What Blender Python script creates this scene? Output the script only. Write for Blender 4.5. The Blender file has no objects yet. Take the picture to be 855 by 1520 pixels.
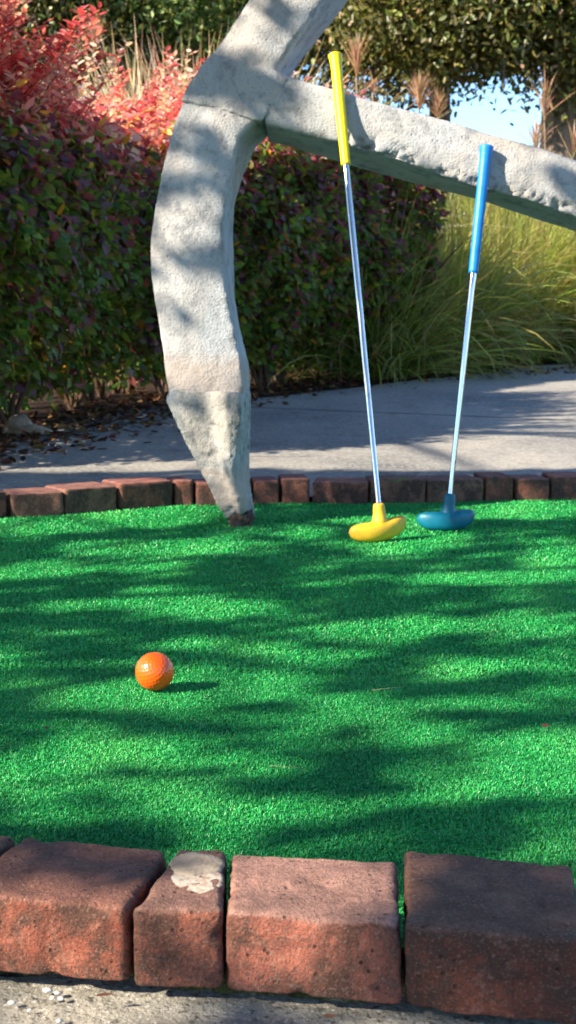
import bpy, bmesh, math, random
import numpy as np
from mathutils import Vector, noise
R = math.radians
rng = np.random.default_rng(7); random.seed(7)
S = bpy.context.scene; COL = S.collection

# ------------------------------------------------------------------ camera
F, CX, CY, PITCH, CAMH = 2200.0, 427.5, 760.0, R(7.52), 0.415
cam = bpy.data.cameras.new('camera'); co = bpy.data.objects.new('camera', cam); COL.objects.link(co)
co.location = (0, 0, CAMH); co.rotation_euler = (R(90) - PITCH, 0, 0)
cam.sensor_fit = 'VERTICAL'; cam.sensor_height = 36; cam.lens = 36 * F / 1520
cam.clip_start = .05; cam.clip_end = 2000
cam.dof.use_dof = True; cam.dof.focus_distance = 1.4; cam.dof.aperture_fstop = 21
S.camera = co
FW = Vector((0, math.cos(PITCH), -math.sin(PITCH))); UP = Vector((0, math.sin(PITCH), math.cos(PITCH)))
O = Vector((0, 0, CAMH))
def ray(x, y): return Vector(((x - CX) / F, 0, 0)) + FW + UP * (-(y - CY) / F)
def G(x, y, h=0.):                      # point of the view ray at height h
    d = ray(x, y); return O + d * ((h - CAMH) / d.z)
def D(x, y, Y):                         # point of the view ray at distance Y
    d = ray(x, y); return O + d * (Y / d.y)
SL0, SL = 3.8, .035
def gz(Y): return SL * (min(max(Y - SL0, 0), 8.2))
def GS(x, y):                           # on the gently rising ground
    d = ray(x, y); p = G(x, y)
    if 0 < p.y < SL0: return p
    # z = SL*(Y-SL0)
    t = (-SL * SL0 - CAMH) / (d.z - SL * d.y); return O + d * t
PY0, PK = 2.93, .10                     # leaning face plane of the anchor: Y = PY0 + PK*z
def A_(x, y, off=0.):
    d = ray(x, y); t = (PY0 + off + PK * CAMH) / (d.y - PK * d.z); return O + d * t

# ------------------------------------------------------------------ sun and sky
SE, SA = R(31), R(29)                   # elevation; azimuth from the left, towards the camera
LDIR = Vector((-math.cos(SE) * math.cos(SA), -math.cos(SE) * math.sin(SA), math.sin(SE)))
sl = bpy.data.lights.new('sun', 'SUN'); sl.energy = 5.0; sl.angle = R(.55); sl.color = (1, .895, .73)
so = bpy.data.objects.new('sun', sl); COL.objects.link(so); so.location = LDIR * 30
so.rotation_euler = LDIR.to_track_quat('Z', 'Y').to_euler()
W = bpy.data.worlds.new('World'); S.world = W; W.use_nodes = True
nt = W.node_tree; sk = nt.nodes.new('ShaderNodeTexSky'); sk.sky_type = 'NISHITA'; sk.sun_disc = False
sk.sun_elevation = SE; sk.sun_rotation = math.atan2(LDIR.x, LDIR.y); sk.air_density = 1.0; sk.dust_density = .1; sk.ozone_density = 6.0
nt.links.new(sk.outputs[0], nt.nodes['Background'].inputs[0]); nt.nodes['Background'].inputs[1].default_value = .118
S.view_settings.view_transform = 'Standard'; S.view_settings.look = 'None'; S.view_settings.gamma = 1
S.view_settings.exposure = 1.50

# ------------------------------------------------------------------ materials
class N:
    def __init__(s, name, rough=.8, spec=.3):
        s.m = bpy.data.materials.new(name); s.m.use_nodes = True; s.t = s.m.node_tree
        s.b = s.t.nodes['Principled BSDF']; s.b.inputs['Roughness'].default_value = rough
        s.b.inputs['Specular IOR Level'].default_value = spec
        s.tc = s.n('ShaderNodeTexCoord').outputs['Object']
    def n(s, k, **kw):
        o = s.t.nodes.new(k)
        for a, v in kw.items():
            if hasattr(o, a): setattr(o, a, v)
            else: o.inputs[a].default_value = v
        return o
    def l(s, a, b): s.t.links.new(a, b)
    def noise(s, scale, detail=4, rough=.6, vec=None, stretch=None):
        o = s.n('ShaderNodeTexNoise'); o.inputs['Scale'].default_value = scale; o.inputs['Detail'].default_value = detail
        o.inputs['Roughness'].default_value = rough
        v = vec or s.tc
        if stretch:
            mp = s.n('ShaderNodeMapping'); mp.inputs['Scale'].default_value = stretch; s.l(v, mp.inputs[0]); v = mp.outputs[0]
        s.l(v, o.inputs['Vector']); return o.outputs['Fac']
    def voro(s, scale, feature='F1'):
        o = s.n('ShaderNodeTexVoronoi'); o.feature = feature; o.inputs['Scale'].default_value = scale
        s.l(s.tc, o.inputs['Vector']); return o
    def ramp(s, fac, *stops, interp='LINEAR'):
        o = s.n('ShaderNodeValToRGB'); e = o.color_ramp; e.interpolation = interp
        while len(e.elements) < len(stops): e.elements.new(.5)
        for el, (p, c) in zip(e.elements, stops):
            el.position = p; el.color = (c, c, c, 1) if not isinstance(c, tuple) else (*c, 1)
        s.l(fac, o.inputs[0]); return o.outputs[0]
    def mix(s, fac, a, b, mode='MIX'):
        o = s.n('ShaderNodeMix'); o.data_type = 'RGBA'; o.blend_type = mode
        for sock, v in ((o.inputs[0], fac), (o.inputs[6], a), (o.inputs[7], b)):
            if isinstance(v, (int, float)): sock.default_value = v
            elif isinstance(v, tuple): sock.default_value = (*v, 1)
            else: s.l(v, sock)
        return o.outputs[2]
    def math(s, op, a, b=0.):
        o = s.n('ShaderNodeMath'); o.operation = op
        for sock, v in ((o.inputs[0], a), (o.inputs[1], b)):
            if isinstance(v, (int, float)): sock.default_value = v
            else: s.l(v, sock)
        return o.outputs[0]
    def col(s, c): s.l(c, s.b.inputs['Base Color']) if not isinstance(c, tuple) else setattr(s.b.inputs['Base Color'], 'default_value', (*c, 1))
    def bump(s, h, dist, strength=1., prev=None):
        o = s.n('ShaderNodeBump'); o.inputs['Distance'].default_value = dist; o.inputs['Strength'].default_value = strength
        s.l(h, o.inputs['Height'])
        if prev: s.l(prev, o.inputs['Normal'])
        s.l(o.outputs[0], s.b.inputs['Normal']); return o.outputs[0]

def m_concrete(name, base, warm, dark, pit=1., scale=1.):
    a = N(name, .88, .25)
    big = a.noise(5 * scale, 4, .6); mid = a.noise(26 * scale, 5, .65); fine = a.noise(220 * scale, 3, .6)
    c = a.mix(a.ramp(big, (.42, 0.), (.62, 1.)), base, warm)
    c = a.mix(a.ramp(mid, (.36, 1.), (.5, 0.)), c, dark)
    c = a.mix(a.ramp(fine, (.30, .6), (.42, 0.)), c, tuple(v * .5 for v in dark))
    c = a.mix(a.ramp(a.noise(11 * scale, 6, .75, stretch=(1, 1, .22)), (.48, 0.), (.66, .6)), c, tuple(v * .95 for v in dark))
    c = a.mix(a.ramp(a.noise(3.3, 3, .6, stretch=(.6, 1, 2.2)), (.56, 0.), (.68, .6)), c, (.42, .34, .285))
    if name == 'weathered_concrete':
        sp_ = a.n('ShaderNodeSeparateXYZ'); a.l(a.tc, sp_.inputs[0]); zz = a.math('ADD', sp_.outputs[2], a.math('MULTIPLY', a.math('SUBTRACT', a.noise(12, 4), .5), .07))
        band = a.math('MULTIPLY', a.ramp(zz, (.235, 0.), (.255, 1.)), a.ramp(zz, (.315, 1.), (.345, 0.))); c = a.mix(a.math('MULTIPLY', band, .55), c, (.36, .27, .215))
    a.col(c)
    vo = a.voro(75 * scale); pits = a.ramp(vo.outputs['Distance'], (.08, 0.), (.22, 1.))
    pm = a.ramp(a.noise(14 * scale, 3), (.5, 1.), (.6, 0.)); pits = a.math('MAXIMUM', pits, pm)
    n1 = a.bump(mid, .0015); n1 = a.bump(fine, .0022, 1, n1); a.bump(pits, .003 * pit, .55, n1)
    return a.m
M = {}
M['anchor'] = m_concrete('weathered_concrete', (.43, .44, .45), (.47, .43, .395), (.26, .26, .265))
M['fluke'] = m_concrete('coarse_concrete', (.40, .405, .40), (.36, .33, .29), (.15, .15, .145), 1.6, 1.4)
a = N('dark_rusty_base', .9); a.col(a.ramp(a.noise(60, 5), (.35, (.02, .015, .012)), (.6, (.12, .075, .05)))); a.bump(a.noise(90), .006); M['base'] = a.m

a = N('path_concrete', .85, .3)
c = a.mix(a.ramp(a.noise(1.2, 5, .6, stretch=(1, .6, 1)), (.4, 0.), (.62, 1.)), (.36, .325, .275), (.145, .14, .132))
c = a.mix(a.ramp(a.noise(75, 3, .75), (.50, 0.), (.64, .85)), c, (.46, .44, .40))
c = a.mix(a.ramp(a.noise(11, 5, .75, stretch=(.5, 1.6, 1)), (.50, 0.), (.66, .7)), c, (.34, .33, .30))
c = a.mix(a.ramp(a.noise(90, 3, .7), (.34, .7), (.45, 0.)), c, (.10, .10, .10))
c = a.mix(a.ramp(a.noise(7, 4, .7), (.56, 0.), (.7, .5)), c, (.12, .115, .11))
sx = a.n('ShaderNodeSeparateXYZ'); a.l(a.tc, sx.inputs[0])
jl = a.math('ABSOLUTE', a.math('SUBTRACT', a.math('ADD', sx.outputs[1], a.math('MULTIPLY', sx.outputs[0], .42)), 5.62))
jl2 = a.math('ABSOLUTE', a.math('SUBTRACT', a.math('SUBTRACT', sx.outputs[0], a.math('MULTIPLY', sx.outputs[1], .42)), -.35))
jj = a.ramp(a.math('MINIMUM', jl, 9.), (.006, 1.), (.016, 0.))
c = a.mix(jj, c, (.05, .05, .045)); a.col(c)
n1 = a.bump(a.noise(160, 3, .7), .004); a.bump(a.math('SUBTRACT', 1., jj), .01, 1, n1); M['path'] = a.m

a = N('kerb_concrete', .9, .2)
c = a.mix(a.ramp(a.noise(30, 6, .65), (.35, 0.), (.65, 1.)), (.36, .325, .26), (.20, .185, .15))
c = a.mix(a.ramp(a.noise(300, 3, .6), (.58, 0.), (.66, .9)), c, (.55, .52, .47))
c = a.mix(a.ramp(a.noise(170, 3, .6), (.36, .8), (.44, 0.)), c, (.06, .05, .04)); a.col(c)
n1 = a.bump(a.noise(60, 5, .7), .004); a.bump(a.noise(400, 3), .001, 1, n1); M['front'] = a.m
a = N('mossy_mortar', .95, .1)
c = a.mix(a.ramp(a.noise(28, 5, .7), (.36, 0.), (.52, 1.)), (.34, .27, .17), (.085, .085, .028))
c = a.mix(a.ramp(a.noise(120, 4, .7), (.38, 1.), (.48, 0.)), c, (.05, .04, .02)); a.col(c)
n1 = a.bump(a.noise(90, 5, .7), .008); a.bump(a.noise(500, 2), .0015, 1, n1); M['mortar'] = a.m

a = N('soil', .95, .1)
a.col(a.mix(a.ramp(a.noise(14, 6, .7), (.4, 0.), (.6, 1.)), (.030, .020, .014), (.065, .042, .028))); a.bump(a.noise(30, 6, .7), .03); M['soil'] = a.m

def m_brick(name, red, top, stain, k):
    a = N(name, .86, .3)
    off = a.n('ShaderNodeMapping'); off.inputs['Location'].default_value = (k * 3.1, k * 1.7, k * .9); a.l(a.tc, off.inputs[0]); a.tc = off.outputs[0]
    c = a.mix(a.ramp(a.noise(24, 5, .6), (.40, 0.), (.62, 1.)), red, tuple(v * .62 for v in red))
    st = a.ramp(a.noise(17, 8, .75), (.46, 0.), (.55, .95)); c = a.mix(st, c, stain)
    c = a.mix(a.ramp(a.noise(60, 5, .7), (.55, 0.), (.68, .5)), c, (.42, .19, .125))
    c = a.mix(a.ramp(a.noise(26, 6, .75, stretch=(1, 1, .22)), (.52, 0.), (.62, .75)), c, tuple(v * .8 for v in stain))
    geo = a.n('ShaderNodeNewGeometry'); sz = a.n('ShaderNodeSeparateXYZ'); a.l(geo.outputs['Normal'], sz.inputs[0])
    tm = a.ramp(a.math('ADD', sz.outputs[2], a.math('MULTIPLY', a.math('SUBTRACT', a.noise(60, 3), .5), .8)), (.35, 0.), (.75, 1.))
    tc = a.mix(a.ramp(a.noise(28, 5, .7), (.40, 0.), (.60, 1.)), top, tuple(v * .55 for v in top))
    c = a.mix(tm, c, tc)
    vo = a.voro(310); ag = a.ramp(vo.outputs['Distance'], (.16, 1.), (.28, 0.)); sel = a.ramp(vo.outputs['Color'], (.42, 0.), (.50, 1.))
    agm = a.math('MULTIPLY', ag, sel); agm2 = a.math('MULTIPLY', agm, a.math('ADD', .08, a.math('MULTIPLY', tm, .5)))
    c = a.mix(agm2, c, (.46, .33, .28))
    vd = a.voro(160); pd = a.math('MULTIPLY', a.ramp(vd.outputs['Distance'], (.12, 1.), (.24, 0.)), a.ramp(vd.outputs['Color'], (.62, 0.), (.68, 1.)))
    c = a.mix(a.math('MULTIPLY', pd, .8), c, tuple(v * .25 for v in stain))
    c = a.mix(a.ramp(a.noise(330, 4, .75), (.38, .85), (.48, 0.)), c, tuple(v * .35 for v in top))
    c = a.mix(a.ramp(a.noise(500, 3, .75), (.55, 0.), (.66, .35)), c, (.45, .28, .20))
    a.col(c)
    n1 = a.bump(a.noise(110, 6, .75), .0034); n1 = a.bump(a.noise(480, 3, .75), .0016, 1, n1); n1 = a.bump(agm, .0006, 1, n1); a.bump(pd, .0012, -1 if False else 1, n1)
    a.m.node_tree.nodes[-1].invert = True
    return a.m
REDS = [(.33, .092, .050), (.38, .122, .075), (.22, .060, .032), (.30, .095, .055)]
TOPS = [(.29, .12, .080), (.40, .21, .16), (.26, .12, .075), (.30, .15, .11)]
M['brick'] = [m_brick('red_paver_%s' % 'abcd'[i], REDS[i], TOPS[i], (.085, .040, .026), i + 1) for i in range(4)]
M['brick_far'] = [m_brick('brown_paver_%s' % 'abc'[i], c_, t_, (.055, .035, .028), i + 7) for i, (c_, t_) in enumerate(
    [((.30, .105, .070), (.36, .14, .11)), ((.26, .13, .09), (.32, .14, .11)), ((.34, .12, .080), (.40, .16, .125))])]
a = N('dried_mortar_splat', .9, .2)
a.col(a.mix(a.ramp(a.noise(45, 5, .6), (.4, 0.), (.6, 1.)), (.35, .28, .205), (.22, .175, .135))); a.bump(a.noise(200, 4), .0012); M['splat'] = a.m
a = N('cement_wash', .9, .2); a.col(a.mix(a.ramp(a.noise(160, 4, .7), (.4, 0.), (.55, 1.)), (.33, .23, .17), (.47, .41, .33))); a.bump(a.noise(400, 3), .0006); M['wash'] = a.m

def m_leaf(name, rough=.45, trans=.35, spec=.4, var=0.):
    a = N(name, rough, spec); at = a.n('ShaderNodeAttribute'); at.attribute_name = 'col'
    a.col(at.outputs[0]); tr = a.n('ShaderNodeBsdfTranslucent'); a.l(a.mix(1., at.outputs[0], (1.35, 1.25, .8), 'MULTIPLY'), tr.inputs[0])
    mx = a.n('ShaderNodeMixShader'); mx.inputs[0].default_value = trans
    a.l(a.b.outputs[0], mx.inputs[1]); a.l(tr.outputs[0], mx.inputs[2]); a.l(mx.outputs[0], a.t.nodes['Material Output'].inputs[0]); return a.m
M['leaf'] = m_leaf('shrub_leaf', .42, .5); M['tleaf'] = m_leaf('tree_leaf', .4, .3, .5); M['blade'] = m_leaf('grass_blade', .5, .35, .3)
M['turf'] = m_leaf('turf_fibre', .45, .12, .32); M['litter'] = m_leaf('dry_leaf', .8, .15, .1)
a = N('turf_backing', .8, .2); a.col(a.mix(a.ramp(a.noise(500, 3), (.4, 0.), (.6, 1.)), (.0, .15, .042), (.015, .36, .075))); a.bump(a.noise(600, 3), .003); M['backing'] = a.m
a = N('bark', .95, .1); a.col(a.ramp(a.noise(9, 6, .7, stretch=(1, 1, .2)), (.35, (.10, .07, .05)), (.6, (.34, .25, .17)))); a.bump(a.noise(14, 6, .7, stretch=(1, 1, .2)), .03); M['bark'] = a.m
a = N('twig', .9, .1); a.col((.09, .055, .035)); M['twig'] = a.m
a = N('rock', .9, .2); a.col(a.mix(a.ramp(a.noise(25, 5), (.4, 0.), (.6, 1.)), (.36, .27, .18), (.22, .16, .11))); a.bump(a.noise(60, 5), .008); M['rock'] = a.m
a = N('shell_chip', .6, .3); a.col(a.mix(a.noise(200, 3), (.62, .60, .55), (.42, .40, .37))); a.bump(a.noise(500, 3), .001); M['pebble'] = a.m
a = N('orange_ball_plastic', .33, .45); a.col((.96, .11, .006)); a.b.inputs['Subsurface Weight'].default_value = .12
a.b.inputs['Subsurface Radius'].default_value = (1, .25, .05); a.b.inputs['Subsurface Scale'].default_value = .004
a.b.inputs['Coat Weight'].default_value = .15; a.b.inputs['Coat Roughness'].default_value = .08; M['ball'] = a.m
def m_rubber(name, c, c2, rough=.42):
    a = N(name, rough, .45); a.col(a.mix(a.ramp(a.noise(30, 5, .65), (.4, 0.), (.65, 1.)), c, c2)); a.bump(a.noise(700, 3), .0004, .6); return a.m
M['yhead'] = m_rubber('yellow_rubber', (.74, .44, .02), (.60, .33, .02), .5); M['bhead'] = m_rubber('teal_rubber', (.0, .15, .235), (.0, .11, .17), .45)
M['ygrip'] = m_rubber('yellow_grip', (.82, .66, .01), (.76, .58, .01)); M['bgrip'] = m_rubber('blue_grip', (.008, .225, .64), (.006, .18, .55))
a = N('steel', .16, .5); a.b.inputs['Metallic'].default_value = 1; a.col(a.mix(a.ramp(a.noise(60, 4, .7, stretch=(1, 1, .3)), (.55, 0.), (.7, .6)), (.80, .79, .78), (.42, .38, .35)))
M['steel'] = a.m

# ------------------------------------------------------------------ object helpers
def link(name, me, mat=None, parent=None, smooth=False):
    o = bpy.data.objects.new(name, me); COL.objects.link(o)
    if mat: me.materials.append(mat)
    if parent: o.parent = parent
    if smooth: me.polygons.foreach_set('use_smooth', [True] * len(me.polygons))
    return o
def tag(o, label, cat, group=None, kind=None):
    if label: o['label'] = label
    if cat: o['category'] = cat
    if group: o['group'] = group
    if kind: o['kind'] = kind
    return o
def empty(name, loc=(0, 0, 0)):
    o = bpy.data.objects.new(name, None); COL.objects.link(o); o.location = loc; o.empty_display_size = .05; return o
def adopt(child, parent):                      # vertices are in world space: keep them there
    child.parent = parent; child.location = -Vector(parent.location); return child
def mesh_np(name, V, Fc, nper, cols=None):
    """V (n,3), Fc flat indices, nper verts per face (array or int), cols (n,3)"""
    me = bpy.data.meshes.new(name); nf = len(Fc) // nper if isinstance(nper, int) else len(nper)
    me.vertices.add(len(V)); me.vertices.foreach_set('co', np.asarray(V, np.float32).ravel())
    me.loops.add(len(Fc)); me.loops.foreach_set('vertex_index', np.asarray(Fc, np.int32))
    me.polygons.add(nf)
    tot = np.full(nf, nper) if isinstance(nper, int) else np.asarray(nper)
    st = np.concatenate([[0], np.cumsum(tot)[:-1]])
    me.polygons.foreach_set('loop_start', st.astype(np.int32)); me.update(calc_edges=True); me.validate()
    if cols is not None:
        at = me.color_attributes.new('col', 'FLOAT_COLOR', 'POINT')
        at.data.foreach_set('color', np.concatenate([cols, np.ones((len(cols), 1))], 1).astype(np.float32).ravel())
    return me
def nrm(a): return a / np.maximum(np.linalg.norm(a, axis=-1, keepdims=True), 1e-9)
TPL = np.array([(0, 0, 0), (.30, .46, .10), (.30, -.46, .10), (.72, .36, .07), (.72, -.36, .07), (1, 0, -.08)])
TF = np.array([0, 2, 4, 5, 0, 5, 3, 1])
def leaves(name, P, U, Nn, L, Wd, C):
    """one mesh of folded ovate leaves"""
    n = len(P); U = nrm(U); Nn = nrm(Nn - (Nn * U).sum(1, keepdims=True) * U); B = np.cross(Nn, U)
    L = np.broadcast_to(L, n)[:, None, None]; Wd = np.broadcast_to(Wd, n)[:, None, None]
    V = P[:, None, :] + U[:, None, :] * TPL[None, :, :1] * L + B[:, None, :] * TPL[None, :, 1:2] * Wd + Nn[:, None, :] * TPL[None, :, 2:3] * Wd
    Fc = (TF[None, :] + 6 * np.arange(n)[:, None]).ravel()
    return mesh_np(name, V.reshape(-1, 3), Fc, 4, np.repeat(C, 6, 0))
def ribbons(name, P, az, L, lean, droop, Wd, C, seg=5, twist=None, C2=None):
    """arching blades: start at P, lean = start angle from vertical, droop = added angle along the blade"""
    n = len(P); t = np.linspace(0, 1, seg + 1); ang = lean[:, None] + droop[:, None] * t[None, :] ** 1.3
    st = L[:, None] / seg; dx = np.sin(ang) * st; dz = np.cos(ang) * st
    x = np.concatenate([np.zeros((n, 1)), np.cumsum(dx[:, :-1], 1)], 1); z = np.concatenate([np.zeros((n, 1)), np.cumsum(dz[:, :-1], 1)], 1)
    c, s = np.cos(az)[:, None], np.sin(az)[:, None]
    ctr = P[:, None, :] + np.stack([x * c, x * s, z], -1)
    tw = (rng.uniform(-.9, .9, n) if twist is None else twist)[:, None]
    side = np.stack([-np.sin(az)[:, None] * np.cos(tw) + 0 * t, np.cos(az)[:, None] * np.cos(tw) + 0 * t, np.sin(tw) + 0 * t], -1)
    w = (np.broadcast_to(Wd, n)[:, None] * np.clip(1.05 - t[None, :] ** 2.2, .04, 1) * .5)[..., None]
    V = np.stack([ctr - side * w, ctr + side * w], 2).reshape(n, -1, 3)
    k = 2 * (seg + 1); f = np.array([[2 * i, 2 * i + 1, 2 * i + 3, 2 * i + 2] for i in range(seg)]).ravel()
    Fc = (f[None, :] + k * np.arange(n)[:, None]).ravel()
    cols = np.repeat(C, k, 0)
    if C2 is not None:
        tt = np.tile(np.repeat(t, 2), n)[:, None]; cols = cols * (1 - tt) + np.repeat(C2, k, 0) * tt
    return mesh_np(name, V.reshape(-1, 3), Fc, 4, cols)
def tube(bm, pts, rad, n=10, cap=True, smooth=True):
    rings = []; pts = [Vector(p) for p in pts]
    for i, p in enumerate(pts):
        d = (pts[min(i + 1, len(pts) - 1)] - pts[max(i - 1, 0)]).normalized()
        a_ = d.orthogonal().normalized() if i == 0 else (a_ - d * a_.dot(d)).normalized()
        b_ = d.cross(a_); r = rad[i] if hasattr(rad, '__len__') else rad
        rings.append([bm.verts.new(p + (a_ * math.cos(2 * math.pi * k / n) + b_ * math.sin(2 * math.pi * k / n)) * r) for k in range(n)])
    for a2, b2 in zip(rings, rings[1:]):
        for k in range(n):
            f = bm.faces.new((a2[k], a2[(k + 1) % n], b2[(k + 1) % n], b2[k])); f.smooth = smooth
    if cap:
        bm.faces.new(rings[0][::-1]); bm.faces.new(rings[-1])
def bm_obj(name, bm, mat, parent=None):
    bmesh.ops.recalc_face_normals(bm, faces=bm.faces); me = bpy.data.meshes.new(name); bm.to_mesh(me); bm.free()
    o = link(name, me, mat)
    if parent: adopt(o, parent)
    return o
def noisy(me, amp, scale, amp2=0, scale2=1, seed=0):
    me.update(); off = Vector((seed * 7.3, seed * 3.1, 0))
    nr = [v.normal.copy() for v in me.vertices]
    for v, n_ in zip(me.vertices, nr):
        d = amp * noise.noise(v.co * scale + off)
        if amp2: d += amp2 * noise.turbulence(v.co * scale2 + off, 3, False)
        v.co += n_ * d
    me.update()
def remeshed(name, bm, voxel, mat, parent, amp=0, scale=1, amp2=0, scale2=1, smooth_it=4, seed=0):
    """fuse overlapping closed shells into one skin, soften it, roughen it"""
    bmesh.ops.recalc_face_normals(bm, faces=bm.faces); me = bpy.data.meshes.new(name); bm.to_mesh(me); bm.free()
    o = link(name, me); md = o.modifiers.new('r', 'REMESH'); md.mode = 'VOXEL'; md.voxel_size = voxel
    ms = o.modifiers.new('s', 'SMOOTH'); ms.iterations = smooth_it; ms.factor = .5
    dg = bpy.context.evaluated_depsgraph_get(); dg.update(); me2 = bpy.data.meshes.new_from_object(o.evaluated_get(dg))
    o.modifiers.clear(); o.data = me2; me2.name = name; me2.materials.clear(); me2.materials.append(mat)
    if amp or amp2: noisy(me2, amp, scale, amp2, scale2, seed)
    me2.polygons.foreach_set('use_smooth', [True] * len(me2.polygons))
    adopt(o, parent); return o
def rockmesh(name, c, r, mat, seed=0, sub=3, amp=.3):
    bm = bmesh.new(); bmesh.ops.create_icosphere(bm, subdivisions=sub, radius=1)
    for v in bm.verts:
        d = 1 + amp * noise.noise(v.co * 1.3 + Vector((seed * 5., 0, 0))) + amp * .3 * noise.noise(v.co * 4 + Vector((seed, 0, 0)))
        v.co = Vector((v.co.x * r[0], v.co.y * r[1], v.co.z * r[2])) * d + Vector(c)
    for f in bm.faces: f.smooth = True
    return bm_obj(name, bm, mat)

# ------------------------------------------------------------------ ground
def sheet(name, xs, ys, zf, mat, lift=0.):
    X, Y = np.meshgrid(xs, ys); Z = np.vectorize(zf)(X, Y) + lift; V = np.stack([X, Y, Z], -1).reshape(-1, 3)
    nx = len(xs); f = [[j * nx + i, j * nx + i + 1, (j + 1) * nx + i + 1, (j + 1) * nx + i] for j in range(len(ys) - 1) for i in range(nx - 1)]
    return link(name, mesh_np(name, V, np.array(f).ravel(), 4), mat, smooth=True)
g = sheet('ground', [-600, -60, -12, -4, 4, 12, 60, 600], [-300, -20, 0, 3.8, 6, 9, 12, 30, 120, 900], lambda x, y: gz(y) - .012, M['soil'])
tag(g, None, None, kind='structure')
# far path: edge runs along the hedge, then along the grasses
edge = [(-3.2, 3.2), (-1.35, 3.95)] + [tuple(GS(x, y).xy) for x, y in ((0, 664), (60, 645), (130, 622), (230, 604), (330, 596), (430, 588), (530, 576), (610, 566), (700, 558), (770, 545), (860, 541), (1100, 541))] + [(6., 8.0)]
near = [(-3.2, 3.15), (-.7, 3.12), (-.35, 3.3), (0, 3.38), (.7, 3.42), (6., 3.42)]
bm = bmesh.new()
ex = np.interp(np.linspace(0, 1, 60), np.linspace(0, 1, len(edge)), [p[0] for p in edge]); ey = np.interp(np.linspace(0, 1, 60), np.linspace(0, 1, len(edge)), [p[1] for p in edge])
ny = np.interp(ex, [p[0] for p in near], [p[1] for p in near]); rows = []
for i in range(60):
    e_ = ey[i] + .035 * noise.noise(Vector((ex[i] * 5, 0, 0)))
    rows.append([bm.verts.new((ex[i], ny[i] + (e_ - ny[i]) * k / 14, gz(ny[i] + (e_ - ny[i]) * k / 14) + .004)) for k in range(15)])
for a2, b2 in zip(rows, rows[1:]):
    for k in range(14): bm.faces.new((a2[k], b2[k], b2[k + 1], a2[k + 1]))
pth = bm_obj('path', bm, M['path']); tag(pth, None, None, kind='structure')

# foreground concrete and mortar bed
fx = np.linspace(-1.2, 1.2, 120)
fr = sheet('front_walkway', fx, np.linspace(-1.5, .895, 60), lambda x, y: .002 * noise.noise(Vector((x * 20, y * 20, 0))), M['front']); tag(fr, None, None, kind='structure')
# ------------------------------------------------------------------ front pavers
def block(name, quad, z0, z1, r, mat, amp, seed, n=(30, 22, 14), chip=0.):
    """rounded cast block on a four-sided footprint (FL, FR, BR, BL)"""
    q = [Vector(p) for p in quad]; w = ((q[1] - q[0]).length + (q[2] - q[3]).length) / 2; d = ((q[3] - q[0]).length + (q[2] - q[1]).length) / 2; h = z1 - z0
    bm = bmesh.new(); bmesh.ops.create_cube(bm, size=1); bm.verts.ensure_lookup_table()
    bm.free(); vid = {}; V = []; Fc = []
    def vert(i, j, k):
        key = (i, j, k)
        if key not in vid: vid[key] = len(V); V.append((i / n[0], j / n[1], k / n[2]))
        return vid[key]
    a_, b_, c_ = n
    for i in range(a_):
        for j in range(b_):
            Fc.append([vert(i, j, 0), vert(i, j + 1, 0), vert(i + 1, j + 1, 0), vert(i + 1, j, 0)]); Fc.append([vert(i, j, c_), vert(i + 1, j, c_), vert(i + 1, j + 1, c_), vert(i, j + 1, c_)])
    for i in range(a_):
        for k in range(c_):
            Fc.append([vert(i, 0, k), vert(i + 1, 0, k), vert(i + 1, 0, k + 1), vert(i, 0, k + 1)]); Fc.append([vert(i, b_, k), vert(i, b_, k + 1), vert(i + 1, b_, k + 1), vert(i + 1, b_, k)])
    for j in range(b_):
        for k in range(c_):
            Fc.append([vert(0, j, k), vert(0, j, k + 1), vert(0, j + 1, k + 1), vert(0, j + 1, k)]); Fc.append([vert(a_, j, k), vert(a_, j + 1, k), vert(a_, j + 1, k + 1), vert(a_, j, k + 1)])
    P = []
    for (u, v, t) in V:
        # denser towards the edges
        e = lambda s: .5 - .5 * math.cos(math.pi * s) * 1. if False else s + .10 * math.sin(2 * math.pi * (s + .5)) * 1.
        u, v, t = e(u), e(v), e(t)
        p = Vector((u * w, v * d, t * h)); rr = r * (1 + .5 * noise.noise(Vector((p.x * 30, p.y * 30, seed))))
        c = Vector((min(max(p.x, rr), w - rr), min(max(p.y, rr), d - rr), min(max(p.z, rr * .5), h - rr))); dl = p - c
        # straight corner chamfer on top, rounded
        m = max(abs(dl.x), abs(dl.y), abs(dl.z)); 
        if dl.length > 1e-6: p = c + dl.normalized() * m
        nn = (p - Vector((w / 2, d / 2, h / 2))).normalized()
        s3 = p + Vector((seed * 11.7, seed * 3.3, 0))
        disp = amp * noise.noise(s3 * 28) + amp * .8 * noise.turbulence(s3 * 90, 3, False) - amp * .4
        if chip and dl.length > rr * .6: disp -= chip * max(0, noise.noise(s3 * 55) - .12)
        p += nn * disp
        u, v = p.x / w, p.y / d
        f = q[0] * (1 - u) * (1 - v) + q[1] * u * (1 - v) + q[2] * u * v + q[3] * (1 - u) * v
        P.append((f.x, f.y, z0 + p.z))
    o = link(name, mesh_np(name, np.array(P), np.array(Fc).ravel(), 4), mat, smooth=True); return o
TH = .060; ZB = .013
quads = [((-330, 1325), (-80, 1327), (27, 1238), (-230, 1215)), ((-74, 1328), (188, 1348), (251, 1262), (35, 1239)),
         ((194, 1351), (331, 1353), (337, 1262), (264, 1261)), ((335, 1353), (597, 1373), (589, 1277), (343, 1265)),
         ((601, 1376), (872, 1400), (849, 1283), (600, 1259)), ((888, 1402), (1180, 1450), (1120, 1340), (872, 1300))]
flab = ['dark paver at the left end of the near border, showing only one corner', 'long red paver left of the small mortar-splashed one in the near border',
        'small half paver in the near border with a dried mortar splat on top', 'bright sunlit red paver in the near border, right of the small mortar-splashed one',
        'dark brown topped paver at the right of the near border', None]
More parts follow.
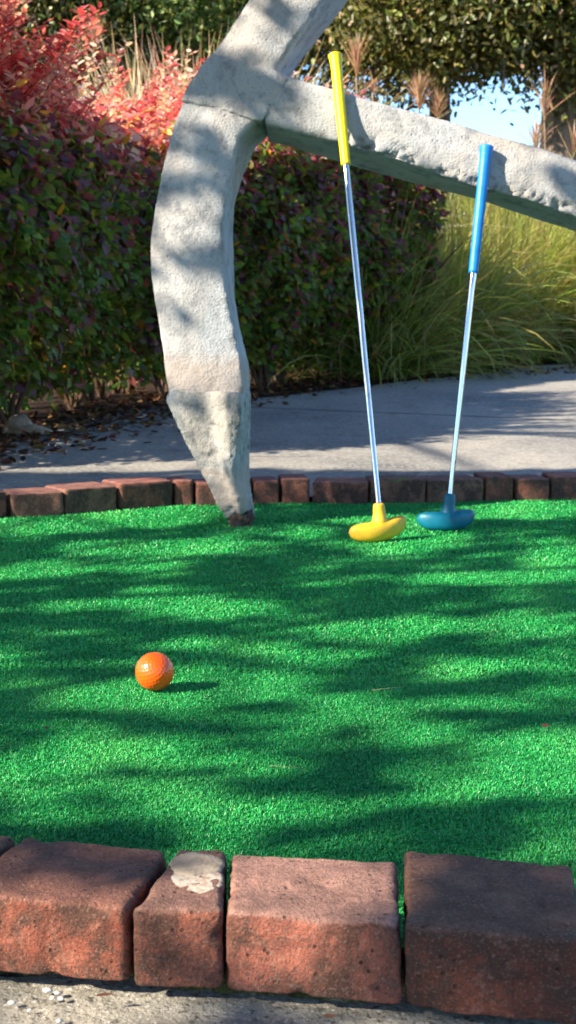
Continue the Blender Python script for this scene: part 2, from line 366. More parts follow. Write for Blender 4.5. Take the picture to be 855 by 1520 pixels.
mi = [2, 0, 3, 1, 2, 1]; FRONT = []
for i, qd in enumerate(quads[:5]):
    q = [G(x, y, TH) for x, y in qd]; q = [Vector((p.x, p.y, 0)) for p in q]
    fine = (36, 30, 20) if 0 < i else (16, 14, 8)
    o = block('brick_paver', q, ZB - .001 * i, TH + .0006 * (i % 3), .0050, M['brick'][mi[i]], .0010, i + 1, fine, .006); FRONT.append(o)
    tag(o, flab[i], 'paver', 'red pavers edging the near side of the turf')
# mortar splat on the half paver
def disc(name, cx, cy, rx, ry, h0, hgt, mat, parent, seed, px=True):
    bm = bmesh.new(); c = G(cx, cy, h0); ex_ = G(cx + rx, cy, h0) - c; ey_ = G(cx, cy - ry, h0) - c; rings = []
    for k, (f, z) in enumerate(((1., 0), (.97, .6), (.9, .95), (.6, 1.05), (.3, 1.0))):
        rg = []
        for a_ in range(64):
            t = 2 * math.pi * a_ / 64; rr = f * (1 + .17 * noise.noise(Vector((math.cos(t) * 1.6, math.sin(t) * 1.6, seed))) + .10 * noise.noise(Vector((math.cos(t) * 6, math.sin(t) * 6, seed))))
            rg.append(bm.verts.new(c + ex_ * math.cos(t) * rr + ey_ * math.sin(t) * rr + Vector((0, 0, z * hgt))))
        rings.append(rg)
    for a2, b2 in zip(rings, rings[1:]):
        for k in range(64): bm.faces.new((a2[k], a2[(k + 1) % 64], b2[(k + 1) % 64], b2[k])).smooth = True
    bm.faces.new(rings[-1]); o = bm_obj(name, bm, mat); o.parent = parent; return o
disc('cement_wash', 292, 1307, 40, 18, TH + .0003, .0010, M['wash'], FRONT[2], 3)
disc('mortar_splat', 290, 1285, 39, 17, TH + .0009, .0020, M['splat'], FRONT[2], 9)
# mortar bed under the near border
bx = np.linspace(-.62, .62, 140); front_line = lambda x: np.interp(x, [-.4, -.10, -.04, .08, .2, .4], [.925, .915, .898, .888, .868, .845])
bm = bmesh.new(); rows = []
for x in bx:
    y0 = float(front_line(x)) - float(np.interp(x, [-.2, -.08, .05, .1, .2], [.012, .028, .034, .024, .012])) - .007 * noise.noise(Vector((x * 22, 3, 0))) - .003 * noise.noise(Vector((x * 90, 3, 0)))
    rw = [(y0, -.004), (y0 + .003, .004), (y0 + .008, .0085), (y0 + .016, .0105), (y0 + .03, .011), (y0 + .05, .0105)]
    rows.append([bm.verts.new((x, yy, zz + .0022 * noise.noise(Vector((x * 70, yy * 70, 1))))) for yy, zz in rw])
for a2, b2 in zip(rows, rows[1:]):
    for k in range(5): bm.faces.new((a2[k], b2[k], b2[k + 1], a2[k + 1])).smooth = True
mb = bm_obj('mortar_bed', bm, M['mortar']); tag(mb, None, None, kind='structure')

# ------------------------------------------------------------------ far pavers
bxs = [-165, -72, 15, 97, 177, 259, 290, 335, 375, 416, 462, 548, 634, 720, 765, 817, 905, 990, 1075]
bys = [786, 776, 768, 764, 757, 751, 750, 749, 748, 747.5, 747, 748, 747, 744, 743, 742, 741, 741, 741]
flabs = {2: 'damp brown paver second from the left edge of the far border', 3: 'grey stained paver in the far border, third from the left edge', 4: 'raised red paver left of the narrow one in the far border',
         5: 'narrowest brown paver of the far border, left of the anchor tip', 6: 'small pinkish paver just left of the anchor tip in the far border', 7: 'paver of the far border mostly hidden behind the anchor tip',
         8: 'small shadowed paver just right of the anchor tip in the far border', 9: 'small paver second to the right of the anchor tip in the far border', 10: 'paver of the far border left of the yellow putter shaft, half in the anchor shadow',
         11: 'shaded paver behind the yellow putter shaft with a withered leaf on it', 12: 'shaded paver behind the blue putter shaft in the far border', 13: 'small reddish paver right of the blue putter in the far border',
         14: 'small paver of the far border second from the right edge', 15: 'dark paver at the right edge of the far border', 1: 'paver cut off by the left edge of the far border'}
for i in range(len(bxs) - 1):
    if i not in flabs: continue
    gp = 1.5; f0, f1 = G(bxs[i] + gp, bys[i]), G(bxs[i + 1] - gp, bys[i + 1]); n_ = (f1 - f0); n_ = Vector((-n_.y, n_.x, 0)).normalized()
    dep = .10; j = [0, .004, -.004, .002][i % 4]; f0 = f0 + n_ * j; f1 = f1 + n_ * j
    h = [.052, .056, .050, .054][i % 4] + (.006 if i == 4 else 0)
    o = block('brick_paver', (f0, f1, f1 + n_ * dep, f0 + n_ * dep), -.01, h, .0065, M['brick_far'][(i * 2 + i // 3) % 3], .0012, i + 20, (16, 14, 10), .003)
    tag(o, flabs[i], 'paver', 'brown pavers edging the far side of the turf')

# ------------------------------------------------------------------ turf
fx_ = [G(x, y).x for x, y in zip(bxs, bys)]; fy_ = [G(x, y).y for x, y in zip(bxs, bys)]
def far_edge(x): return np.interp(x, fx_, fy_)
def near_edge(x): return np.interp(x, [-.5, -.3, -.2, .08, .25, .5], [1.03, 1.02, 1.0, .955, .94, .90]) - .03
def tz(x, y): return .0045 * math.sin(x * 5.1 + y * 2) * math.sin(y * 4.3 + 1) * min(1, max(0, (y - 1.0) * 2)) * min(1, max(0, (3.1 - y) * 3)) - .001
xs = np.linspace(-1.15, 1.15, 90); bm = bmesh.new(); rows = []
for x in xs:
    y0, y1 = float(near_edge(x)), float(far_edge(x)) + .03
    rows.append([bm.verts.new((x, y0 + (y1 - y0) * k / 110, tz(x, y0 + (y1 - y0) * k / 110))) for k in range(111)])
for a2, b2 in zip(rows, rows[1:]):
    for k in range(110): bm.faces.new((a2[k], b2[k], b2[k + 1], a2[k + 1])).smooth = True
tb = bm_obj('turf_base', bm, M['backing']); tag(tb, None, None, kind='structure')
def turf_blades(n, zlo, zhi, L, Wd):
    y = rng.uniform(zlo, zhi, n); x = rng.uniform(-.5, .5, n) * (.39 * y + .14) * 1.0
    # little gaps and ridges: worn granular pile
    ok = (y > near_edge(x)) & (y < far_edge(x) + .01); x, y = x[ok], y[ok]
    cl = np.array([noise.noise(Vector((a_ * 190, b_ * 150, 0))) for a_, b_ in zip(x, y)])
    big = np.array([noise.noise(Vector((a_ * 9, b_ * 5, 4))) for a_, b_ in zip(x, y)])
    ok = cl > rng.uniform(-.75, .0, len(x)); x, y, cl, big = x[ok], y[ok], cl[ok], big[ok]; m = len(x)
    z = .0045 * np.sin(x * 5.1 + y * 2) * np.sin(y * 4.3 + 1) * np.clip((y - 1) * 2, 0, 1) * np.clip((3.1 - y) * 3, 0, 1) - .001
    hs = 1 + .5 * cl
    f = np.array((.017, .35, .078)); v = rng.uniform(.6, 1.3, m)[:, None] * (1 + .38 * big)[:, None]
    C = f[None] * v; C[:, 0] += rng.uniform(0, .02, m) + np.clip(big, 0, 1) * .05; C[:, 2] *= rng.uniform(.7, 1.4, m)
    pale = rng.random(m) < .004; C[pale] = (.30, .50, .33)
    return x, y, z, L * rng.uniform(.6, 1.25, m) * hs, Wd * rng.uniform(.7, 1.3, m), C, m
parts_ = [turf_blades(380000, .92, 1.7, .0032, .0010), turf_blades(230000, 1.7, 2.5, .0042, .0017), turf_blades(140000, 2.5, 3.5, .0050, .0024)]
cat = lambda k: np.concatenate([p[k] for p in parts_])
X, Y, Z, LL, WW, CC = (cat(k) for k in range(6)); m = len(X)
me = ribbons('turf', np.stack([X, Y, Z], 1), rng.uniform(0, 2 * math.pi, m), LL, rng.uniform(.0, 1.1, m), rng.uniform(.3, 2.2, m), WW, CC, seg=2, twist=rng.uniform(-.5, .5, m))
tf = link('turf_pile', me, M['turf']); tag(tf, 'short bright green artificial grass pile covering the putting area', 'artificial grass', kind='stuff')

# ------------------------------------------------------------------ anchor sculpture
anc = empty('anchor_sculpture', (A_(360, 783).x, PY0, 0)); tag(anc, 'large weathered grey concrete anchor standing with one arm tip on the green turf', 'sculpture')
TK = .155
def loft(st, tk=TK, off=0.):
    """stations: (front-left px, front-right px, back-right px)"""
    bm = bmesh.new(); rings = []
    # resample finely
    for (a_, b_, c_) in st:
        fl, fr_, br = A_(*a_, off), A_(*b_, off), A_(*c_, tk)
        bl = fl + (br - fr_).normalized() * 0 + Vector((0, tk - off, 0)) + (fr_ - fl) * .06
        mid = (fl + fr_) / 2 + Vector((0, -.006, 0))
        rings.append([bm.verts.new(p) for p in (fl, mid, fr_, br, bl)])
    for a2, b2 in zip(rings, rings[1:]):
        for k in range(5): bm.faces.new((a2[k], a2[(k + 1) % 5], b2[(k + 1) % 5], b2[k]))
    bm.faces.new(rings[0][::-1]); bm.faces.new(rings[-1]); return bm
arm = [((272, 640), (352, 640), (366, 640)), ((254, 600), (358, 600), (370, 598)), ((249, 572), (361, 572), (372, 572)), ((245, 552), (360, 548), (371, 545)), ((243, 530), (356, 525), (367, 525)),
       ((236, 490), (348, 488), (357, 488)), ((228, 440), (338, 440), (348, 440)), ((223, 400), (331, 400), (347, 400)), ((222, 352), (330, 350), (347, 350)),
       ((230, 300), (336, 300), (350, 306)), ((241, 245), (344, 248), (361, 262)), ((255, 195), (353, 206), (378, 222)), ((270, 155), (380, 176), (400, 200)),
       ((297, 110), (405, 140), (420, 165)), ((318, 78), (411, 100), (428, 118)), ((340, 46), (432, 66), (455, 80)), ((367, 0), (479, 2), (516, 4)),
       ((392, -32), (520, -52), (560, -48)), ((440, -85), (575, -120), (610, -115)), ((510, -150), (640, -200), (670, -190)), ((640, -250), (700, -260), (720, -255))]
remeshed('curved_arm', loft(arm), .006, M['anchor'], anc, .0035, 6, .0006, 70, 2, 1)
sh = [((400, 108), (392, 182), (398, 214)), ((424, 112), (424, 190), (424, 216)), ((463, 124), (463, 200), (463, 228)), ((502, 134), (502, 210), (502, 241)), ((540, 146), (540, 222), (540, 253)),
      ((585, 157), (585, 233), (585, 265)), ((632, 170), (628, 247), (632, 278)), ((680, 183), (675, 266), (678, 290)), ((724, 197), (715, 281), (718, 301)), ((765, 208), (761, 289), (765, 316)),
      ((798, 218), (805, 303), (805, 330)), ((857, 238), (857, 323), (857, 345)), ((930, 262), (930, 350), (930, 372)), ((1040, 300), (1040, 390), (1040, 412)), ((1230, 366), (1230, 455), (1230, 478))]
remeshed('shank', loft([(a_, b_, c_) for a_, b_, c_ in sh]), .006, M['anchor'], anc, .0028, 7, .0006, 70, 2, 2)
shk = [o for o in anc.children if o.name == 'shank'][0]; ex_ = [A_(x, y) for x, y in ((500, 209), (632, 247), (680, 266), (724, 283), (761, 289), (857, 323))]
for v in shk.data.vertices:                      # broken, spalled lower front edge
    for p0, p1 in zip(ex_, ex_[1:]):
        d = p1 - p0; t_ = (v.co - p0).dot(d) / d.length_squared
        if 0 <= t_ <= 1 and (v.co - p0 - d * t_).length < .030:
            k = max(0, .7 * noise.noise(v.co * 12) + noise.noise(v.co * 58) + .8 * noise.noise(v.co * 130) - .05) * (1 - (v.co - p0 - d * t_).length / .030); v.co += Vector((0, .034, .012)) * min(k, .7) * .7; break
# crown: the slightly proud block where arm and shank meet
def prism(pix, off, tk, grow=0):
    bm = bmesh.new(); f = [A_(x, y, off) for x, y in pix]; b = [A_(x, y, off) + Vector((0, tk, 0)) for x, y in pix]
    n = len(pix); fv = [bm.verts.new(p) for p in f]; bv = [bm.verts.new(p) for p in b]
    bm.faces.new(fv); bm.faces.new(bv[::-1])
    for k in range(n): bm.faces.new((fv[k], bv[k], bv[(k + 1) % n], fv[(k + 1) % n]))
    return bm
remeshed('crown', prism([(314, 78), (330, 82), (372, 92), (414, 106), (428, 116), (410, 150), (388, 180), (374, 178), (330, 163), (268, 150), (280, 124), (296, 100)], -.007, .14), .005, M['anchor'], anc, .0025, 12, .0010, 70, 2, 3)
fl = [((253, 577), (357, 583), (372, 578)), ((244, 592), (357, 594), (373, 592)), ((254, 614), (358, 618), (373, 615)), ((276, 658), (354, 658), (371, 660)), ((302, 708), (354, 708), (371, 708)),
      ((323, 750), (362, 742), (376, 745)), ((337, 771), (364, 760), (379, 766))]
def fluke():
    bm = bmesh.new(); rings = []
    offs = [-.016, -.022, -.026, -.022, -.020, -.018, -.004]
    for (a_, b_, c_), of in zip(fl, offs):
        L_, R_, B_ = A_(*a_, of + .012), A_(*b_, of), A_(*c_, TK * .8); md = (L_ * .45 + R_ * .55) + Vector((0, .006, 0)); m2 = R_ * .8 + L_ * .2 + Vector((0, -.012, 0))
        BL = L_ + Vector((0.01, .10, 0)) ; rings.append([bm.verts.new(p) for p in (L_, md, m2, R_, B_, BL)])
    for a2, b2 in zip(rings, rings[1:]):
        for k in range(6): bm.faces.new((a2[k], a2[(k + 1) % 6], b2[(k + 1) % 6], b2[k]))
    bm.faces.new(rings[0][::-1]); bm.faces.new(rings[-1]); return bm
remeshed('fluke', fluke(), .005, M['fluke'], anc, .0030, 12, .0024, 150, 1, 4)
bs = [((336, 765), (370, 760), (374, 758)), ((340, 776), (371, 778), (375, 777)), ((342, 785), (371, 786), (377, 785)), ((345, 796), (368, 798), (378, 796))]
remeshed('broken_tip', loft(bs, .10, .0), .004, M['base'], anc, .006, 30, .007, 90, 1, 5)

# ------------------------------------------------------------------ putters
def putter(name, head_px, head_rot, roll, neck_px, grip_low_px, top_px, touch_px, touch_off, mh, mg, label, headw):
    P0 = G(*head_px); root = empty(name, (P0.x, P0.y, 0)); tag(root, label, 'golf club')
    N0 = D(neck_px[0], neck_px[1], P0.y + .004)
    T = A_(*touch_px, touch_off)                                       # touches the shank here
    ax = (T - N0).normalized()
    def on(px):                                                        # the axis point seen at image height px[1]
        d = ray(*px); n_ = d.cross(Vector((1, 0, 0))); return N0 + ax * ((O - N0).dot(n_) / ax.dot(n_))
    GL, TP = on(grip_low_px), on(top_px)
    # shaft with steps
    L = (GL - N0).length; pts = []; rad = []; ns = 13
    for k in range(ns):
        r_ = .0046 + .0019 * k / (ns - 1); pts += [N0 + ax * (L * k / ns), N0 + ax * (L * (k + 1) / ns - .0012)]; rad += [r_, r_]
    pts.append(GL + ax * .01); rad.append(.0064)
    bm = bmesh.new(); tube(bm, pts, rad, 20); sh_ = bm_obj('shaft', bm, M['steel']); adopt(sh_, root)
    md = sh_.modifiers.new('e', 'EDGE_SPLIT'); md.split_angle = R(50)
    # grip
    GLen = (TP - GL).length; pts = []; rad = []
    for k in range(61):
        t = k / 60; r_ = .0094 + .0022 * t + (.0026 * max(0, (t - .9) / .1) ** 1.0 if t > .9 else 0)
        if k % 6 == 3: r_ -= .0004
        pts.append(GL + ax * GLen * t); rad.append(r_)
    pts.insert(0, GL - ax * .0005); rad.insert(0, .0080); pts.append(TP + ax * .0015); rad.append(rad[-1] * .9)
    bm = bmesh.new(); tube(bm, pts, rad, 28); adopt(bm_obj('grip', bm, mg), root)
    # head: two-way rubber blade, rocker sole, flared neck
    bm = bmesh.new(); ca, sa = math.cos(head_rot), math.sin(head_rot); rings = []; n = 24; ns = 25
    neckc = Vector((N0.x, P0.y, 0))
    for k in range(ns):
        t = -1 + 2 * k / (ns - 1); e = max(.0, 1 - abs(t) ** 3.6) ** .5; hh = .0180 * e + .0008; dd = (.0165 * (1 - .28 * t * t)) * e + .0008
        cx_ = t * headw / 2; cy_ = .011 * t * t; cz = .0205 + .0070 * t * t + roll * t; rg = []
        for j in range(n):
            th = 2 * math.pi * j / n; c_, s_ = math.cos(th), math.sin(th)
            x_ = cx_; y_ = cy_ + dd * math.copysign(abs(c_) ** .75, c_); z_ = cz + hh * math.copysign(abs(s_) ** .8, s_)
            rg.append(bm.verts.new((P0.x + x_ * ca - y_ * sa, P0.y + x_ * sa + y_ * ca, z_)))
        rings.append(rg)
    for a2, b2 in zip(rings, rings[1:]):
        for j in range(n): bm.faces.new((a2[j], a2[(j + 1) % n], b2[(j + 1) % n], b2[j]))
    bm.faces.new(rings[0][::-1]); bm.faces.new(rings[-1])
    hb = Vector((P0.x, P0.y + .002, .018)); top = N0
    pts = [hb.lerp(top, t) for t in (0, .25, .38, .5, .65, .85, .97, 1.0)]; tube(bm, pts, [.0135, .0140, .0150, .0135, .0118, .0112, .0103, .0084], 24)
    remeshed('head', bm, .0017, mh, root, .0003, 60, 0, 1, 5, 6)
    return root
putter('putter', (565, 804), R(27), .0075, (562, 747), (514, 245), (498, 82), (503, 137), -.0105, M['yhead'], M['ygrip'], 'putter with yellow grip and yellow rubber head leaning on the concrete shank', .124)
putter('putter', (664, 789), R(10), .0025, (668, 733), (704, 405), (723, 218), (722, 219), -.0135, M['bhead'], M['bgrip'], 'shorter putter with blue grip and teal rubber head leaning on the concrete shank', .118)

# ------------------------------------------------------------------ golf ball
bm = bmesh.new(); bmesh.ops.create_icosphere(bm, subdivisions=6, radius=1.); V = np.array([v.co[:] for v in bm.verts]); V = nrm(V)
nd = 336; i_ = np.arange(nd) + .5; ph = np.arccos(1 - 2 * i_ / nd); th = math.pi * (1 + 5 ** .5) * i_
Dm = np.stack([np.cos(th) * np.sin(ph), np.sin(th) * np.sin(ph), np.cos(ph)], 1)
ang = np.arccos(np.clip((V @ Dm.T).max(1), -1, 1)); dr = .088; dep = np.clip(1 - (ang / dr) ** 2, 0, 1) * .0125
rb = .02135; bc = G(230, 1029) ; V = V * (rb * (1 - dep))[:, None]
for v, p in zip(bm.verts, V): v.co = p
for f in bm.faces: f.smooth = True
ball = bm_obj('golf_ball', bm, M['ball']); ball.location = (bc.x, bc.y, rb + .0035); ball.rotation_euler = (.5, .3, .2)
tag(ball, 'dimpled orange golf ball lying alone on the green turf', 'golf ball')

# ------------------------------------------------------------------ hedges
def pal(n, cols, wts, jit=.18):
    c = np.array(cols)[rng.choice(len(cols), n, p=np.array(wts) / sum(wts))]; return np.clip(c * rng.uniform(1 - jit, 1 + jit, (n, 3)) * rng.uniform(.75, 1.2, (n, 1)), 0, 1)
GREEN = [(.15, .23, .035), (.085, .16, .035), (.24, .30, .04), (.20, .17, .05)]
PURP = [(.27, .07, .10), (.18, .075, .12), (.36, .08, .08), (.22, .13, .16)]
RED = [(.76, .19, .19), (.84, .40, .36), (.60, .09, .11), (.88, .60, .50), (.80, .48, .09), (.76, .36, .40), (.55, .48, .11)]
def hedge(name, line, htop0, n_face, n_top, redness, label, seed):
    pts = np.array(line); seg = np.linalg.norm(np.diff(pts, axis=0), axis=1); cum = np.concatenate([[0], np.cumsum(seg)]); Lt = cum[-1]
    def pos(s):
        x = np.interp(s, cum, pts[:, 0]); y = np.interp(s, cum, pts[:, 1]); i = np.clip(np.searchsorted(cum, s) - 1, 0, len(seg) - 1)
        d = nrm(pts[i + 1] - pts[i]); return x, y, np.stack([d[:, 1], -d[:, 0]], 1), d          # outward = right of travel
    root = empty(name, (pts[len(pts) // 2][0], pts[len(pts) // 2][1], gz(pts[len(pts) // 2][1]))); tag(root, label, 'hedge')
    lump = lambda s, h, k=0: np.array([noise.noise(Vector((a_ * 1.6, b_ * 2.2, seed + k))) for a_, b_ in zip(s, h)])
    rise = .42 if name[0] == 'r' else .16
    hf = lambda s: htop0 * (1 + (.10 * np.clip((.62 - s / Lt) / .3, 0, 1) if name[0] == 'r' else 0 * s))
    # face
    s = rng.uniform(0, Lt, n_face); htop = hf(s); h = .05 + (htop - .01) * rng.beta(1.15, 1., n_face); x, y, o_, d_ = pos(s)
    lm = lump(s, h); lm2 = np.array([noise.noise(Vector((a_ * 5, b_ * 6, seed + 9))) for a_, b_ in zip(s, h)])
    prof = .20 * np.sin(np.clip(h / htop, 0, 1) * 2.4) - .10 * np.clip((.35 - h) / .35, 0, 1) * 2
    out = prof + .16 * lm + .09 * lm2 - rng.exponential(.085, n_face)
    low = h < .12 + .12 * lm + .08 * lm2; keep = ~(low & (rng.random(n_face) < .88)); 
    s, h, x, y, o_, out, lm, lm2, htop = (q[keep] for q in (s, h, x, y, o_, out, lm, lm2, htop)); n = len(s)
    P = np.stack([x + o_[:, 0] * out, y + o_[:, 1] * out, np.array([gz(v) for v in y]) + h + rng.normal(0, .02, n)], 1)
    oo = np.concatenate([o_, np.full((n, 1), .55)], 1); Nn = nrm(oo) + rng.normal(0, .55, (n, 3)); U = np.concatenate([o_ * .5, np.full((n, 1), -.35)], 1) + rng.normal(0, .6, (n, 3))
    t = np.clip((h - .55 * htop) / (htop * .45) + .25 * lm + .2 * rng.normal(0, .5, n), 0, 1) * redness
    Cg = pal(n, GREEN, [4, 3, 2, 2]); Cp = pal(n, PURP, [3, 3, 2, 2]); Cr = pal(n, RED, [4, 4, 3, 2, 1, 2, 1])
    pu = (rng.random(n) < .11 + .52 * np.clip(t, 0, 1) + .35 * np.clip(lm2, 0, 1)); C = np.where(pu[:, None], Cp, Cg)
    rd = rng.random(n) < np.clip((t - .70) * 3.0, 0, .85) ; C = np.where(rd[:, None], Cr, C)
    yl = rng.random(n) < .018; C[yl] = (.55, .24, .03)
    sets = [(P, U, Nn, rng.uniform(.032, .056, n), rng.uniform(.020, .034, n), C)]
    # top
    n = n_top; s = rng.uniform(0, Lt, n); htop = hf(s); x, y, o_, d_ = pos(s); back = rng.uniform(-.12, 1.05, n); lm = lump(s, back * 2, 5)
    top = htop + .07 * lm + .05 * rng.normal(0, 1, n) + rise * (1 - .38 * np.clip((s / Lt - .45) / .5, 0, 1)) * np.clip(back, 0, 1) ** .8 - .08 * np.clip(-back / .12, 0, 1) - rng.exponential(.06, n)
    P = np.stack([x - o_[:, 0] * back, y - o_[:, 1] * back, np.array([gz(v) for v in y]) + top], 1)
    Nn = np.array([[-.5, -.3, .9]]) + rng.normal(0, .5, (n, 3)); U = rng.normal(0, 1, (n, 3)); U[:, 2] = U[:, 2] * .4 + .2
    C = np.where((rng.random(n) < .80 * redness)[:, None], pal(n, RED, [4, 4, 3, 2, 1, 2, 1]), np.where((rng.random(n) < .5)[:, None], pal(n, PURP, [2, 2, 3, 1]), pal(n, GREEN, [2, 1, 5, 1])))
    sets.append((P, U, Nn, rng.uniform(.030, .054, n), rng.uniform(.018, .030, n), C))
    # shoots standing out of the top
    bmS = bmesh.new(); ns = int(420 * Lt * redness)
    SP, SU, SN, SC = [], [], [], []
    for k in range(ns):
        s1 = np.array([rng.uniform(0, Lt)]); x, y, o_, d_ = pos(s1); bk = rng.uniform(-.05, 1.); htop = float(hf(s1)[0]); b0 = Vector((x[0] - o_[0, 0] * bk, y[0] - o_[0, 1] * bk, gz(y[0]) + htop - .06 + rise * (1 - .38 * min(max((s1[0] / Lt - .45) / .5, 0), 1)) * max(bk, 0) ** .8))
        Ls = rng.uniform(.10, .34) * (1.5 if s1[0] < .6 * Lt else .6); dr_ = Vector((rng.normal(.25, .35), rng.normal(-.05, .35), 1)).normalized(); pp = [b0]
        for q in range(6):
            dr_ = (dr_ + Vector((rng.normal(.06, .05), rng.normal(0, .05), -.04))).normalized(); pp.append(pp[-1] + dr_ * Ls / 6)
        tube(bmS, pp, [.0022 - .0002 * q for q in range(7)], 4, False)
        nl = int(Ls / .013); colr = np.array(RED[rng.choice(4)])
        for q in range(nl):
            f = (q + .5) / nl * 6; i0 = min(int(f), 5); c = pp[i0].lerp(pp[i0 + 1], f - i0); az = q * 2.4 + rng.normal(0, .3)
            SP.append(c[:]); SU.append((math.cos(az), math.sin(az), .5)); SN.append((rng.normal(-.2, .4), rng.normal(-.3, .4), 1)); SC.append(colr * rng.uniform(.7, 1.25))
    n = len(SP)
    if n: sets.append((np.array(SP), np.array(SU), np.array(SN), rng.uniform(.026, .050, n), rng.uniform(.014, .024, n), np.clip(np.array(SC), 0, 1)))
    a6 = [np.concatenate([q[k] for q in sets]) for k in range(6)]
    fo = link('foliage', leaves('foliage', *a6), M['leaf']); adopt(fo, root)
    # woody stems
    for k in range(int(16 * Lt)):
        s1 = np.array([rng.uniform(0, Lt)]); x, y, o_, d_ = pos(s1); bk = rng.uniform(.05, .55); b0 = Vector((x[0] - o_[0, 0] * bk, y[0] - o_[0, 1] * bk, gz(y[0]) - .02))
        for q in range(3):
            dr_ = Vector((rng.normal(-.1, .22), rng.normal(0, .22), 1)).normalized(); pp = [b0]
            for z in range(5): dr_ = (dr_ + Vector((rng.normal(0, .1), rng.normal(0, .1), 0))).normalized(); pp.append(pp[-1] + dr_ * htop * .2)
            tube(bmS, pp, [.012, .010, .008, .006, .004, .003], 5, False)
    adopt(bm_obj('branches', bmS, M['twig']), root); return root
hl1 = [(-1.30, 3.75), (-.98, 4.6), (-.66, 5.75), (-.28, 6.25)]; hl2 = [(-.28, 6.25), (.10, 6.75), (.55, 7.35)]
hedge('red_tipped_hedge', hl1, .97, 34000, 24000, 1.0, 'dense hedge with green and purple leaves and bright red sunlit tips, left of the anchor', 1.)
hedge('purple_hedge', hl2, .98, 17000, 7000, .62, 'dark green and purple hedge seen behind the anchor and below its shank', 5.)

# ------------------------------------------------------------------ ornamental grasses
GCOL = [(.17, .27, .04), (.28, .37, .055), (.42, .42, .10), (.55, .43, .20), (.10, .17, .04)]
TAN = [(.70, .54, .32), (.60, .42, .23), (.80, .68, .47), (.45, .28, .14)]
def grass(name, c, n, L, spread, cols, wts, label, cat_, grp=None, wd=.009, lean=.45, droop=1.5, r0=.16):
    root = empty(name, c); tag(root, label, cat_, grp)
    rr = r0 * np.sqrt(rng.random(n)); t0 = rng.uniform(0, 2 * math.pi, n); P = np.stack([c[0] + rr * np.cos(t0), c[1] + rr * np.sin(t0), np.full(n, c[2])], 1)
    az = t0 + rng.normal(0, .9, n); C = pal(n, cols, wts, .3)
    me = ribbons('blades', P, az, L * rng.uniform(.55, 1.1, n), np.abs(rng.normal(0, lean, n)) * spread, np.abs(rng.normal(droop * .85, .7, n)), wd * rng.uniform(.6, 1.3, n), C, 7, C2=C * .6 + .4 * pal(n, cols[2:4], [1, 1]))
    o = link('blades', me, M['blade']); adopt(o, root); return root
gl = 'ornamental grasses growing beyond the far path'
gr = [((545, 556), 7.35, 1500, .95, 1.3, [3, 3, 2, 2, 4], 'low spreading dark green grass clump sprawling over the path edge beside the purple hedge'),
      ((640, 556), 7.75, 1700, 1.0, 1.25, [3, 3, 2, 3, 3], 'shaded green grass clump behind the blue putter shaft'),
      ((745, 540), 8.5, 1900, 1.15, 1.0, [2, 3, 2, 2, 1], 'green and straw coloured grass clump right of the blue putter shaft'),
      ((850, 538), 8.7, 1900, 1.2, 1.0, [2, 4, 2, 1, 1], 'upright bright green grass clump at the right edge of the photo'),
      ((690, 520), 9.4, 1800, 1.35, .9, [2, 4, 3, 1, 0], 'tall sunlit yellow green grass clump rising behind the blue grip'),
      ((600, 515), 9.2, 1600, 1.25, .9, [2, 4, 3, 1, 0], 'sunlit grass clump seen between the purple hedge and the two putters'),
      ((800, 520), 9.8, 1600, 1.35, .9, [2, 4, 2, 2, 0], 'tall grass clump in the back row below the right end of the shank'),
      ((950, 530), 9.2, 1500, 1.3, 1., [2, 4, 2, 2, 0], 'grass clump just past the right edge of the photo')]
GR = []
for px, Yd, n, L, sp, wt, lb in gr:
    p = D(px[0], px[1], Yd); c = (p.x, Yd, gz(Yd) - .01); GR.append(c)
    if px[0] < 940: grass('ornamental_grass', c, n, L * .95, sp, GCOL, wt, lb, 'ornamental grass', gl, r0=.22)
    else: grass('ornamental_grass', c, n, L, sp, GCOL, wt, lb, 'ornamental grass', gl)
def tangrass(px, Yd, n, L, lb, h0=None):
    p = D(px, 400, Yd); c = (p.x, Yd, gz(Yd) - .01); grass('pale_dry_grass', c, n * 3, L * 1.0, .85, TAN, [3, 1, 5, 0], lb, 'dry grass', 'pale dry grasses behind the hedge', .019, .4, 1.5, .22)
tangrass(205, 8.3, 900, 1.72, 'pale straw coloured dry grass standing behind the red hedge top, leftmost of the dry clumps')
tangrass(262, 8.0, 1000, 1.60, 'bright tan dry grass behind the hedge, touching the left edge of the upper anchor arm')
tangrass(325, 8.6, 700, 1.80, 'dry tan grass half hidden behind the upper anchor arm')
def plume(px, top, bot, Yd, n, spread, lb, wd=.0065, L=None):
    n *= 3
    p = D(px, bot, Yd); t_ = D(px + 3, top, Yd); g0 = Vector((p.x + .05, Yd, gz(Yd))); root = empty('plume_grass', g0[:]); tag(root, lb, 'plume grass', 'feathery brown plume stalks above the anchor shank')
    bm = bmesh.new(); tube(bm, [g0, g0.lerp(p, .6) + Vector((.01, 0, 0)), p, p.lerp(t_, .5)], [.006, .005, .004, .002], 6, False); adopt(bm_obj('stem', bm, M['rock']), root)
    Lp = (t_ - p).length; q = rng.uniform(0, .5, n); P = np.array([p.lerp(t_, float(v))[:] for v in q]); C = pal(n, [(.42, .24, .14), (.55, .38, .24), (.33, .17, .10)], [2, 2, 1])
    me = ribbons('plume', P, rng.uniform(0, 6.28, n), Lp * rng.uniform(.45, .95, n) * (1 - .4 * q), np.abs(rng.normal(spread, .25, n)), rng.uniform(.0, .5, n), np.full(n, wd), C, 4)
    adopt(link('plume', me, M['blade']), root)
plume(529, 45, 118, 8.2, 30, .35, 'tall brown feathery plume just right of the yellow grip top')
plume(553, 105, 142, 8.2, 16, .9, 'short open reddish plume spreading over the shank right of the yellow grip')
plume(622, 108, 165, 8.6, 60, .35, 'drooping tan plume bundle above the middle of the shank')
